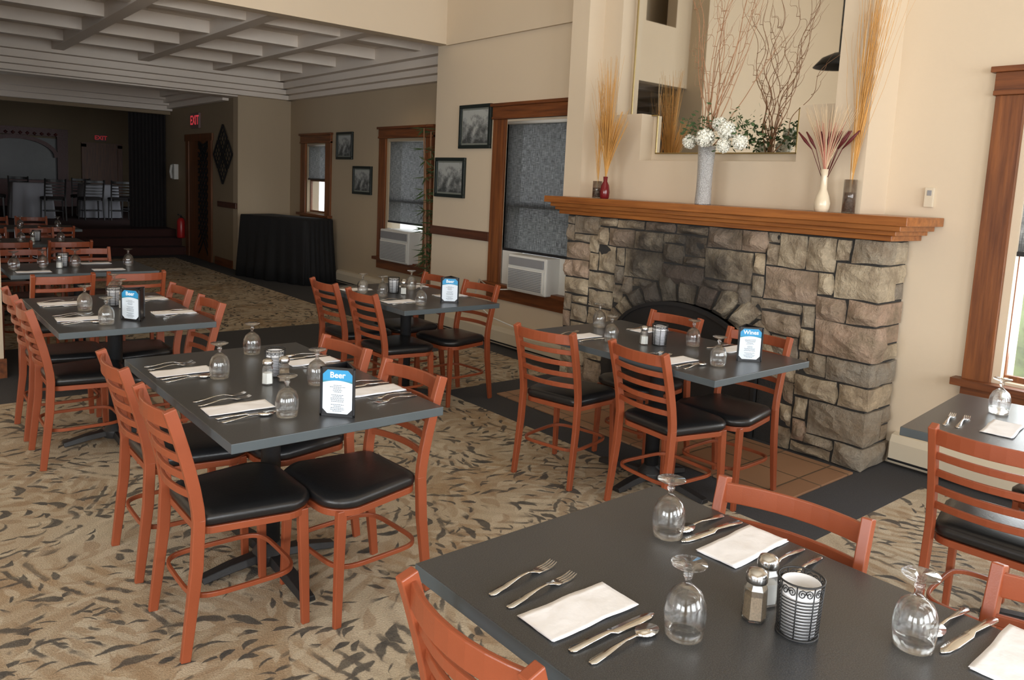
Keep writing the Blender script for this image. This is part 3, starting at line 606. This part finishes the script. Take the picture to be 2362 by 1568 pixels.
for k in range(4): y=-.0093+k*.0062; g.sweep([(.149,y,.0028),(.165,y,.002),(.18,y,.004),(.192,y*.95,.008)],[(-.0019,-.0008),(.0019,-.0008),(.0019,.0008),(-.0019,.0008)],ref=(0,1,0),scale=[1,1,.9,.5])
FK=tag(g.obj('fork',steel),'polished steel dinner fork laid beside a napkin','fork')
g=G(); ribbon(g,[(0,.004,.001),(.008,.009,.0012),(.05,.008,.004),(.095,.006,.005),(.1,.007,.004),(.11,.010,.001),(.17,.0115,.0008),(.2,.009,.0008),(.215,.002,.0008)],.003)
KN=tag(g.obj('knife',steel),'polished steel table knife laid beside a napkin','knife')
g=G(); ribbon(g,[(0,.004,.001),(.008,.0085,.0015),(.04,.007,.004),(.09,.0032,.009),(.118,.0032,.008),(.126,.006,.005)])
R_=[]
for k,(s_,z) in enumerate(((1,.006),(.85,.0025),(.5,.0012),(.1,.001))): R_.append([(.15+.027*s_*math.cos(2*math.pi*i/20),.0185*s_*math.sin(2*math.pi*i/20),z+ (0.0015*(1-math.cos(2*math.pi*i/20)) if k==0 else 0)) for i in range(20)])
R2=[[(x,y,z+.0014) for x,y,z in r_] for r_ in R_[::-1]]; g.rings(R_[::-1]); g.rings(R2)
SP=tag(g.obj('spoon',steel),'polished steel spoon laid beside a knife','spoon')
g=G(); nx,ny_=22,10
for layer in (0,1):
    vs=[]
    for j in range(ny_+1):
        for i in range(nx+1):
            x=-.11+.22*i/nx; y=-.05+.1*j/ny_-(.003*layer); e=noise.noise(Vector((x*18,y*18,layer*3)))*.0022+noise.noise(Vector((x*60,y*60,layer*3)))*.0007+.0012
            vs.append((x,y+.0012*math.sin(x*40+layer),.0006+layer*.0016+max(0,e)+(.0012 if (j==ny_ and layer) else 0)))
    fs=[(j*(nx+1)+i,j*(nx+1)+i+1,(j+1)*(nx+1)+i+1,(j+1)*(nx+1)+i) for j in range(ny_) for i in range(nx)]
    g.add(vs,fs,True)
NP=tag(g.obj('napkin',paper,fix=False),'white folded paper napkin laid flat on the table','napkin')
md=NP.modifiers.new('s','SOLIDIFY'); md.thickness=.0008; md.offset=1
saltm=pbr('salt_grains',(.85,.84,.8),.9); pepm=pbr('pepper_grains',S(140,120,96),.9,var=.5,vs=300)
def shaker(name,mat,fill,h,lab,cat):
    r=root(name); g=G(); g.lathe([(.021,0),(.024,.004),(.0225,.03),(.0215,.062),(.017,.072),(.0165,.078),(.0155,.078),(.016,.071),(.0203,.061),(.0213,.03),(.0222,.005),(0.0001,.004)],6,smooth=False); g.obj('glass_body',glassm,r)
    g=G(); g.lathe([(.0205,.0045),(.0198,h),(0,h+.001)],6,smooth=False); g.obj(fill,mat,r)
    g=G(); g.lathe([(.0195,.075),(.0205,.078),(.0205,.088),(.017,.096),(.008,.1),(0,.1)],18); g.obj('chrome_cap',chrome,r); return tag(r,lab,cat)
SS=shaker('salt_shaker',saltm,'salt',.045,'faceted glass salt shaker with chrome cap','salt shaker')
PS=shaker('pepper_shaker',pepm,'pepper',.05,'faceted glass pepper shaker with chrome cap','pepper shaker')
CN=root('candle_holder'); g=G(); n=28
circ=lambda r_,z:[(r_*math.cos(2*math.pi*i/n),r_*math.sin(2*math.pi*i/n),z) for i in range(n)]
rr=lambda z:.036+.005*(z/.115)
for i in range(13): z=.004+i*.0062; g.tube(circ(rr(z),z),.0013,5,closed=True,ref=(0,0,1))
g.tube(circ(rr(.108),.108),.002,6,closed=True,ref=(0,0,1)); g.tube(circ(rr(.0)+.001,.003),.0022,6,closed=True,ref=(0,0,1))
for i in range(8): a=2*math.pi*i/8; g.tube([(rr(z)*math.cos(a),rr(z)*math.sin(a),z) for z in (.002,.05,.108)],.0014,5)
for i in range(8):
    a0=2*math.pi*(i+.5)/8
    for s_ in (1,-1):
        P=[]
        for k in range(14):
            t=k/13*1.6*2*math.pi; r_=.0095*(1-k/16); P.append((a0+s_*(.16-r_*math.cos(t)/.042*.9),.094+r_*math.sin(t)))
        g.tube([(rr(z)*math.cos(a),rr(z)*math.sin(a),z) for a,z in P],.0011,5)
g.obj('wire_cage',blackmetal,CN); g=G(); g.lathe([(0,.002),(.031,.002),(.035,.1),(.033,.1),(.03,.02),(0,.02)],24); g.obj('white_cup',pbr('frosted_white_glass',(.8,.8,.82),.4),CN); tag(CN,'black scrolled wire candle holder with white glass cup','candle holder')
def menu(title):
    r=root('menu_holder'); w,h=.060,.168; d=w*2*math.sin(math.pi/3)
    tri=[(-w,-d/3),(w,-d/3),(0,2*d/3)]
    g=G(); g.prism(tri,2,0,.006)
    for k in range(3):
        a=2*math.pi*k/3; M=Matrix.Rotation(a,4,'Z'); g2=G(); y=-d/3
        g2.box(-w,-w+.006,y-.001,y+.006,0,h); g2.box(w-.006,w,y-.001,y+.006,0,h); g2.box(-w,w,y-.001,y+.006,0,.008); g2.box(-w,w,y-.001,y+.006,h-.005,h); g2.box(-w+.006,w-.006,y+.0018,y+.005,.006,h-.005)
        g.add([M@Vector(p) for p in g2.v],g2.f)
    g.obj('black_frame',blackpl,r)
    y=-d/3+.0015; a,b_,c=w-.009,h-.008,.016
    oc=[(-a+c,.010),(a-c,.010),(a,.010+c),(a,b_-c),(a-c,b_),(-a+c,b_),(-a,b_-c),(-a,.010+c)]
    g=G(); g.prism(oc,1,y-.001,y); g.obj('menu_card',cardm,r)
    hz=.112; n=10
    g=G(); top=[(a,hz+.004),(a,b_-c),(a-c,b_),(-a+c,b_),(-a,b_-c),(-a,hz+.004)]; arc=[(-a+2*a*i/n,hz+.004+.008*math.sin(math.pi*i/n)) for i in range(1,n)]
    g.prism(top+arc,1,y-.0016,y-.001); g.obj('blue_header',blue,r)
    M=Matrix.Translation((0,y-.002,.142))@Matrix.Rotation(math.pi/2,4,'X'); textmesh(title,.028,ink2,M,'title_lettering',r,.0005)
    g=G()
    for i in range(17):
        z=.106-i*.0055
        if i in (5,11): continue
        ww=random.uniform(.012,.028); x=-ww
        while x<ww: l=random.uniform(.003,.007); g.box(x,min(x+l,ww),y-.0014,y-.001,z,z+.0019); x+=l+.0016
    g.obj('menu_text_lines',inkm,r)
    return tag(r,'black three-sided menu holder with white and blue %s card'%title,'menu holder')
MB=menu('Beer'); MW=menu('Wines')
def put(p,x,y,rot=0,grp=None,z=.75): return inst(p,x,y,z+.0005,math.radians(rot),None,grp)
def jit(): return random.uniform(-3,3)
def setL(x,y,full=True,j=0):
    put(NP,x+.155,y,j+jit(),'paper napkins'); put(FK,x+.05,y+.085,6+jit(),'forks')
    if full: put(FK,x+.05,y+.14,4+jit(),'forks')
    put(KN,x+.05,y-.085,-2+jit(),'knives')
    if full: put(SP,x+.055,y-.13,3+jit(),'spoons')
def setR(x,y,full=True,j=0):
    put(NP,x-.12,y,180+j+jit(),'paper napkins'); put(FK,x-.01,y-.085,183+jit(),'forks')
    if full: put(FK,x-.015,y-.13,184+jit(),'forks')
    put(KN,x-.01,y+.08,178+jit(),'knives')
    if full: put(SP,x-.015,y+.13,180+jit(),'spoons')
def gl(x,y): put(GL,x,y,random.uniform(0,90),'upside-down water goblets')
# T2
table(.85,1.63,.04,1.29,'charcoal laminate restaurant table laid for dinner with wire candle holder')
setL(.85,.957); setR(1.63,.93); setR(1.67,.38)
gl(1.41,1.07); gl(1.11,.79); gl(1.43,.52)
put(CN,1.29,.67,20,'candle holders'); put(PS,1.265,.745,10,'pepper shakers'); put(SS,1.335,.765,40,'salt shakers')
ch(.99,.965,0,'candle holder table'); ch(1.455,.885,190,'candle holder table'); ch(1.50,.305,182,'candle holder table')
# T1
table(.79,1.55,2.20,3.45,'charcoal laminate restaurant table with a Beer menu holder on it')
setL(.77,3.12); setL(.78,2.54); setR(1.56,3.04); setR(1.56,2.50)
gl(1.02,2.97); gl(1.28,3.31); gl(1.30,2.70); gl(1.04,2.38)
put(SS,1.14,2.79,0,'salt shakers'); put(PS,1.21,2.80,15,'pepper shakers'); put(CN,1.215,2.90,0,'candle holders'); put(MB,1.20,2.31,-46,'table menu holders')
ch(.92,2.55,0,'Beer menu table'); ch(.93,3.14,0,'Beer menu table'); ch(1.35,2.47,184,'Beer menu table'); ch(1.345,3.02,183,'Beer menu table')
# T3
table(2.78,3.56,1.92,3.18,'charcoal laminate restaurant table with Wines menu before the fireplace')
setL(2.78,2.90,False); setL(2.78,2.26); setR(3.56,2.85,False); setR(3.56,2.28,False)
gl(3.25,3.07); gl(3.00,2.74); gl(3.32,2.45); gl(3.05,2.10)
put(SS,3.10,2.60,0,'salt shakers'); put(CN,3.17,2.555,0,'candle holders'); put(MW,3.29,2.10,-42,'table menu holders')
ch(2.88,2.92,12,'Wines menu table'); ch(2.98,2.30,-5,'Wines menu table'); ch(3.40,2.26,182,'Wines menu table'); ch(3.44,2.86,180,'Wines menu table')
# T4
table(2.50,3.25,4.0,5.16,'charcoal laminate restaurant table near the air-conditioned window')
setL(2.5,4.92,False); setL(2.5,4.32,False); setR(3.25,4.9,False); setR(3.25,4.4,False)
gl(2.68,4.58); gl(2.72,4.16); gl(3.05,4.80); gl(2.62,4.75)
put(SS,2.86,4.60,0,'salt shakers'); put(PS,2.90,4.66,0,'pepper shakers'); put(CN,2.84,4.70,0,'candle holders'); put(MB,2.97,4.19,-38,'table menu holders')
ch(2.66,4.38,0,'window table'); ch(2.66,4.92,0,'window table'); ch(3.19,4.44,184,'window table'); ch(3.15,4.97,180,'window table')
# T5
table(.66,1.40,4.12,5.28,'charcoal laminate restaurant table with goblets and blue menu holder')
setL(.66,5.0,False); setL(.66,4.46); setR(1.4,5.0,False); setR(1.4,4.46,False)
gl(.89,4.74); gl(.90,4.28); gl(1.14,5.2); gl(1.12,4.95)
put(SS,1.08,4.72,0,'salt shakers'); put(CN,1.06,4.85,0,'candle holders'); put(MB,1.05,4.34,-55,'table menu holders')
ch(.83,4.55,0,'goblet table'); ch(.83,5.08,0,'goblet table'); ch(1.22,4.42,180,'goblet table'); ch(1.22,4.98,180,'goblet table')
# T6
table(2.89,3.65,-.02,1.20,'charcoal laminate restaurant table beside the large window',6)
gl(3.38,1.02); put(NP,3.14,.93,8,'paper napkins'); put(FK,3.0,1.03,10,'forks'); put(FK,2.99,1.07,12,'forks'); put(CN,3.5,.9,0,'candle holders')
ch(2.94,.83,4,'big window table'); ch(3.58,.75,184,'big window table')
# T7, T8, T9
table(.74,1.73,6.40,7.15,'charcoal laminate restaurant table at the room opening')
for x in (.8,1.0,1.22,1.6): gl(x,6.72+random.uniform(-.1,.12))
put(SS,1.1,6.75,0,'salt shakers'); put(CN,1.14,6.85,0,'candle holders'); put(NP,.9,6.55,0,'paper napkins'); put(NP,1.4,6.55,0,'paper napkins'); put(NP,1.4,7.0,0,'paper napkins')
ch(.95,6.0,92,'room opening'); ch(1.42,6.02,88,'room opening'); ch(.95,7.35,270,'room opening'); ch(1.45,7.35,270,'room opening')
table(.7,1.72,8.80,9.55,'charcoal laminate restaurant table in the dim adjoining room')
for x in (.95,1.15,1.5): gl(x,9.1)
put(SS,1.25,9.1,0,'salt shakers'); put(CN,1.3,9.2,0,'candle holders')
ch(1.45,8.55,90,'dim adjoining room'); ch(.95,8.55,90,'dim adjoining room'); ch(1.4,9.8,270,'dim adjoining room'); ch(.95,9.8,270,'dim adjoining room')
table(.9,2.02,10.8,11.55,'charcoal laminate restaurant table in the dim adjoining room')
for x in (1.1,1.4,1.8): gl(x,11.1)
ch(1.65,10.5,90,'dim adjoining room'); ch(1.65,11.85,270,'dim adjoining room'); ch(1.2,11.85,270,'dim adjoining room')
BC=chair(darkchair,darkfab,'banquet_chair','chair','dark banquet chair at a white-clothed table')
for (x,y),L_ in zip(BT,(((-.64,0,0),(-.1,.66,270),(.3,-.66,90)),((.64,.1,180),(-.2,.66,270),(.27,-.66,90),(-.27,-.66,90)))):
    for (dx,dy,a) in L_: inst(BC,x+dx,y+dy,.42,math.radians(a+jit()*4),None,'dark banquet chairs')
# ------------------------------------------------------------------ mantel arrangements
ZM=1.479
def spray(g,x,y,z,n,h,spread,r,bias=(0,0),curl=0,steps=10,hv=.25):
    for _ in range(n):
        a=random.uniform(0,2*math.pi); s_=spread*random.random()**.6; hh=h*random.uniform(1-hv,1); P=[]
        dx,dy=math.cos(a)*s_*.35+bias[0],math.sin(a)*s_+bias[1]; ph=random.uniform(0,6)
        for i in range(steps+1):
            t=i/steps; P.append((x+dx*t**1.4+curl*t*math.sin(ph+t*9)*.5,y+dy*t**1.4+curl*t*math.sin(ph*2+t*11),z+hh*t))
        g.tube(P,r,5,scale=[1-.75*i/steps for i in range(steps+1)])
X0=4.27
sv=root('flower_vase',(X0,3.16,ZM)); g=G(); g.lathe([(0,0),(.052,0),(.054,.01),(.050,.1),(.051,.25),(.058,.385),(.054,.385),(.046,.25),(.04,.02),(0,.02)],28); g.obj('silver_vase',silverv,sv)
g=G()
for k in range(17):
    a=2*math.pi*k/17+random.uniform(-.3,.3); s_=random.uniform(.15,.62); P=[]; ph=random.uniform(0,6); hh=random.uniform(.7,1.75); fr=random.uniform(20,34)*hh/1.4; am_=random.uniform(.010,.024)
    for i in range(64):
        t=i/63; w=am_*min(1,t*3)
        P.append((min(math.cos(a)*.06*t+.03*t+w*math.sin(ph+t*fr),.22),-.10*t+math.sin(a)*s_*t**1.1*.8+w*1.2*math.cos(ph+t*fr*.85)+.02*math.sin(ph*3+t*7),.33+hh*t))
    g.tube(P,.0042,5,scale=[1-.75*i/63 for i in range(64)])
    for b_ in (24,38,48):
        q=P[b_]; sg=random.choice((-1,1)); g.tube([(q[0],q[1]+sg*.10*t+.014*math.sin(t*11),q[2]+.16*t+.014*math.cos(t*13)) for t in [i/12 for i in range(13)]],.0020,4,scale=[1-.7*i/12 for i in range(13)])
g.obj('curly_branches',branchm,sv)
g=G()
for k in range(380):
    c=Vector((random.uniform(-.10,.06),random.choice((.14,.08,-.02,-.24,-.32,-.15))+random.gauss(0,.045),.44+random.gauss(.05,.055))); d=Vector((random.gauss(0,1),random.gauss(0,1),random.gauss(.3,1))).normalized(); u_=d.orthogonal().normalized(); l=random.uniform(.025,.045)
    g.add([c,c+d*l*.5+u_*l*.25,c+d*l,c+d*l*.5-u_*l*.25],[(0,1,2,3)])
g.obj('green_foliage',leafm,sv,fix=False)
def bloom(name,y,z,x,r):
    g=G()
    for k in range(240):
        d=Vector((random.gauss(0,1),random.gauss(0,1),random.gauss(0,1))).normalized(); c=Vector((x,y,z))+d*r*random.uniform(.8,1.02); u_=d.orthogonal().normalized(); u_.rotate(Matrix.Rotation(random.uniform(0,6),3,d)); w=d.cross(u_); l=r*.24
        g.add([c-u_*l+d*l*.8,c-w*l*.7,c+u_*l+d*l*.8,c+w*l*.7],[(0,1,2,3)])
    g.lathe([(0,-r*.78)]+[(r*.78*math.cos(t),r*.78*math.sin(t)) for t in (-1.1,-.7,-.3,.1,.5,.9,1.2)]+[(0,r*.78)],14,(x,y,z)); g.obj(name,flowerm,sv,fix=False)
for (y,z,x,r) in ((-.055,.43,-.10,.055),(.10,.41,-.06,.042),(-.20,.475,-.08,.051),(-.31,.40,-.09,.044),(-.12,.52,-.05,.042),(-.20,.38,-.10,.042)): bloom('white_bloom',y,z,x,r)
tag(sv,'tall silver vase with white hydrangeas and curly willow on mantel','flower vase')
rv=root('reed_vase',(X0,4.06,ZM)); g=G(); g.lathe([(0,0),(.03,0),(.034,.01),(.038,.05),(.03,.1),(.015,.13),(.018,.165),(.014,.165),(.011,.13),(0,.12)],24); g.obj('red_ceramic_vase',redglaze,rv)
g=G(); spray(g,0,0,.14,150,.52,.17,.0032,(0,-.03)); spray(g,0,0,.14,60,.92,.13,.0024,(0,.02)); g.obj('golden_reeds',reedm,rv); tag(rv,'slim red ceramic vase of golden dried reeds on the mantel','vase of reeds')
def clearvase(y,h,lab,nst,hh,bias,wide,x=X0+.02):
    r=root('pebble_vase',(x,y,ZM)); g=G(); g.lathe([(0,0),(.036,0),(.036,h),(.033,h),(.033,.006),(0,.006)],24); g.obj('clear_cylinder',glassm,r)
    g=G(); g.lathe([(0,.008),(.031,.008),(.031,h*.6),(0,h*.62)],16); g.obj('dark_pebbles',pebble,r)
    g=G(); spray(g,0,0,h*.5,nst,hh,.12,.0026,bias,.01); spray(g,0,0,h*.5,12,hh*.95,wide,.0014,(bias[0],bias[1]*2.2),.02); g.obj('dried_grass',reedm,r)
    g=G(); spray(g,0,0,h*.5,5,hh*1.05,.05,.006,(0,0),.004); g.obj('bamboo_stems',paleg,r); tag(r,lab,'vase of grass')
clearvase(4.16,.13,'clear pebble-filled glass cylinder of dried grass beside a red vase',12,.9,(0,0),.15)
clearvase(2.17,.19,'clear pebble-filled glass cylinder with very tall golden grass',46,1.3,(0,-.06),.3)
cv=root('cream_vase',(X0-.02,2.31,ZM)); g=G(); g.lathe([(0,0),(.036,0),(.042,.02),(.045,.05),(.036,.09),(.02,.13),(.018,.2),(.024,.245),(.02,.245),(.014,.2),(0,.19)],24); g.obj('cream_ceramic_body',creamglaze,cv)
g=G(); spray(g,0,0,.2,60,.42,.2,.0025,(0,0),hv=.15); g.obj('pale_grass',paleg,cv); g=G(); spray(g,0,0,.2,28,.34,.11,.004,(0,.0)); g.obj('pink_stems',pink,cv)
g=G()
for k in range(12):
    a=random.uniform(-1,1); P=[(0,a*.02,.2),(0,a*.1,.36),(0,a*.2,.46)]; g.tube(P,.002,5); g.tube([P[1],((0),a*.15,.41),P[2]],.010,6,scale=[.3,1,.4])
g.obj('burgundy_plumes',burg,cv); tag(cv,'cream ceramic vase with pink and burgundy dried plumes on mantel','vase of plumes')
bp=root('bamboo_plant',(5.04,7.55,0)); g=G(); g.lathe([(0,0),(.13,0),(.17,.32),(.15,.32),(.12,.28),(0,.28)],20); g.obj('planter',blackmetal,bp)
g=G(); L2=G()
for k in range(6):
    a=k*1.05; P=[(math.cos(a)*(.04+.06*t),math.sin(a)*(.05+.1*t),.25+1.95*t*(.75+.25*math.sin(k))) for t in [i/8 for i in range(9)]]; g.tube(P,.008,6)
    for q in P[2:]:
        for _ in range(9):
            d=Vector((random.gauss(0,1),random.gauss(0,1),random.uniform(-.9,.3))).normalized(); u_=d.orthogonal().normalized()*.009; c=Vector(q)
            L2.add([c,c+d*.07+u_,c+d*.17,c+d*.07-u_],[(0,1,2,3)])
g.obj('stems',branchm,bp); L2.obj('leaves',leafm,bp,fix=False); tag(bp,'slender potted bamboo plant in front of a window','plant')
warm=emis('warm_lamp',(1,.72,.4),4)
def can(x,y,z,p):
    r=root('recessed_light',(x,y,z)); g=G(); g.lathe([(.06,0),(.075,-.004),(.08,0),(.06,.002)],24,closed=True); g.obj('trim_ring',white_pl,r); g=G(); g.lathe([(0,-.001),(.058,-.001),(.058,.0),(0,0)],24); g.obj('lamp_lens',warm,r)
    tag(r,'small warm recessed ceiling light in a white coffer','ceiling light','recessed ceiling lights')
    l=bpy.data.lights.new('can_lamp','SPOT'); l.energy=p; l.color=(1,.75,.48); l.spot_size=2.0; l.spot_blend=.6; l.shadow_soft_size=.06; o=link(bpy.data.objects.new('can_lamp',l)); o.location=(x,y,z-.02)
can(2.44,9.25,3.138,12); can(4.45,8.25,3.138,14); can(3.45,10.3,3.138,10)
# ------------------------------------------------------------------ daylight
def area(x,y,z,sx,sy,rot,p,col=(.93,.97,1)):
    l=bpy.data.lights.new('daylight','AREA'); l.shape='RECTANGLE'; l.size=sx; l.size_y=sy; l.energy=p; l.color=col
    o=link(bpy.data.objects.new('daylight',l)); o.location=(x,y,z); o.rotation_euler=rot
R90=math.pi/2
for x in (-2.2,.5,3.1): area(x,-3.5,1.9,1.8,2.1,(R90,0,0),124)
for y in (-1.4,1.2): area(-4.5,y,1.7,1.9,1.7,(R90,0,-R90),110)
area(5.1,-1.75,1.5,1.6,1.5,(R90,0,R90),115); area(5.2,.95,1.4,1.0,1.4,(R90,0,R90),55)
w=bpy.data.worlds.new('sky'); SC.world=w; w.use_nodes=True; bg=w.node_tree.nodes['Background']; bg.inputs[0].default_value=(.90,.95,1,1); bg.inputs[1].default_value=2.3
# ------------------------------------------------------------------ camera
yaw,pitch,roll=[math.radians(a) for a in (39.94,7.17,2.70)]
Fv=Vector((math.sin(yaw)*math.cos(pitch),math.cos(yaw)*math.cos(pitch),-math.sin(pitch))); r_=Vector((math.cos(yaw),-math.sin(yaw),0)); u_=r_.cross(Fv)
c,s=math.cos(roll),math.sin(roll); Rr=r_*c+u_*s; Uu=-r_*s+u_*c
cd=bpy.data.cameras.new('camera'); cd.sensor_width=36; cd.lens=1775.2/2362*36; cd.shift_y=-(784-649.8)/2362; cd.clip_start=.05
co=link(bpy.data.objects.new('camera',cd)); M=Matrix((Rr,Uu,-Fv)).transposed().to_4x4(); M.translation=(0,0,1.55); co.matrix_world=M; SC.camera=co
SC.view_settings.view_transform='Standard'; SC.view_settings.exposure=0
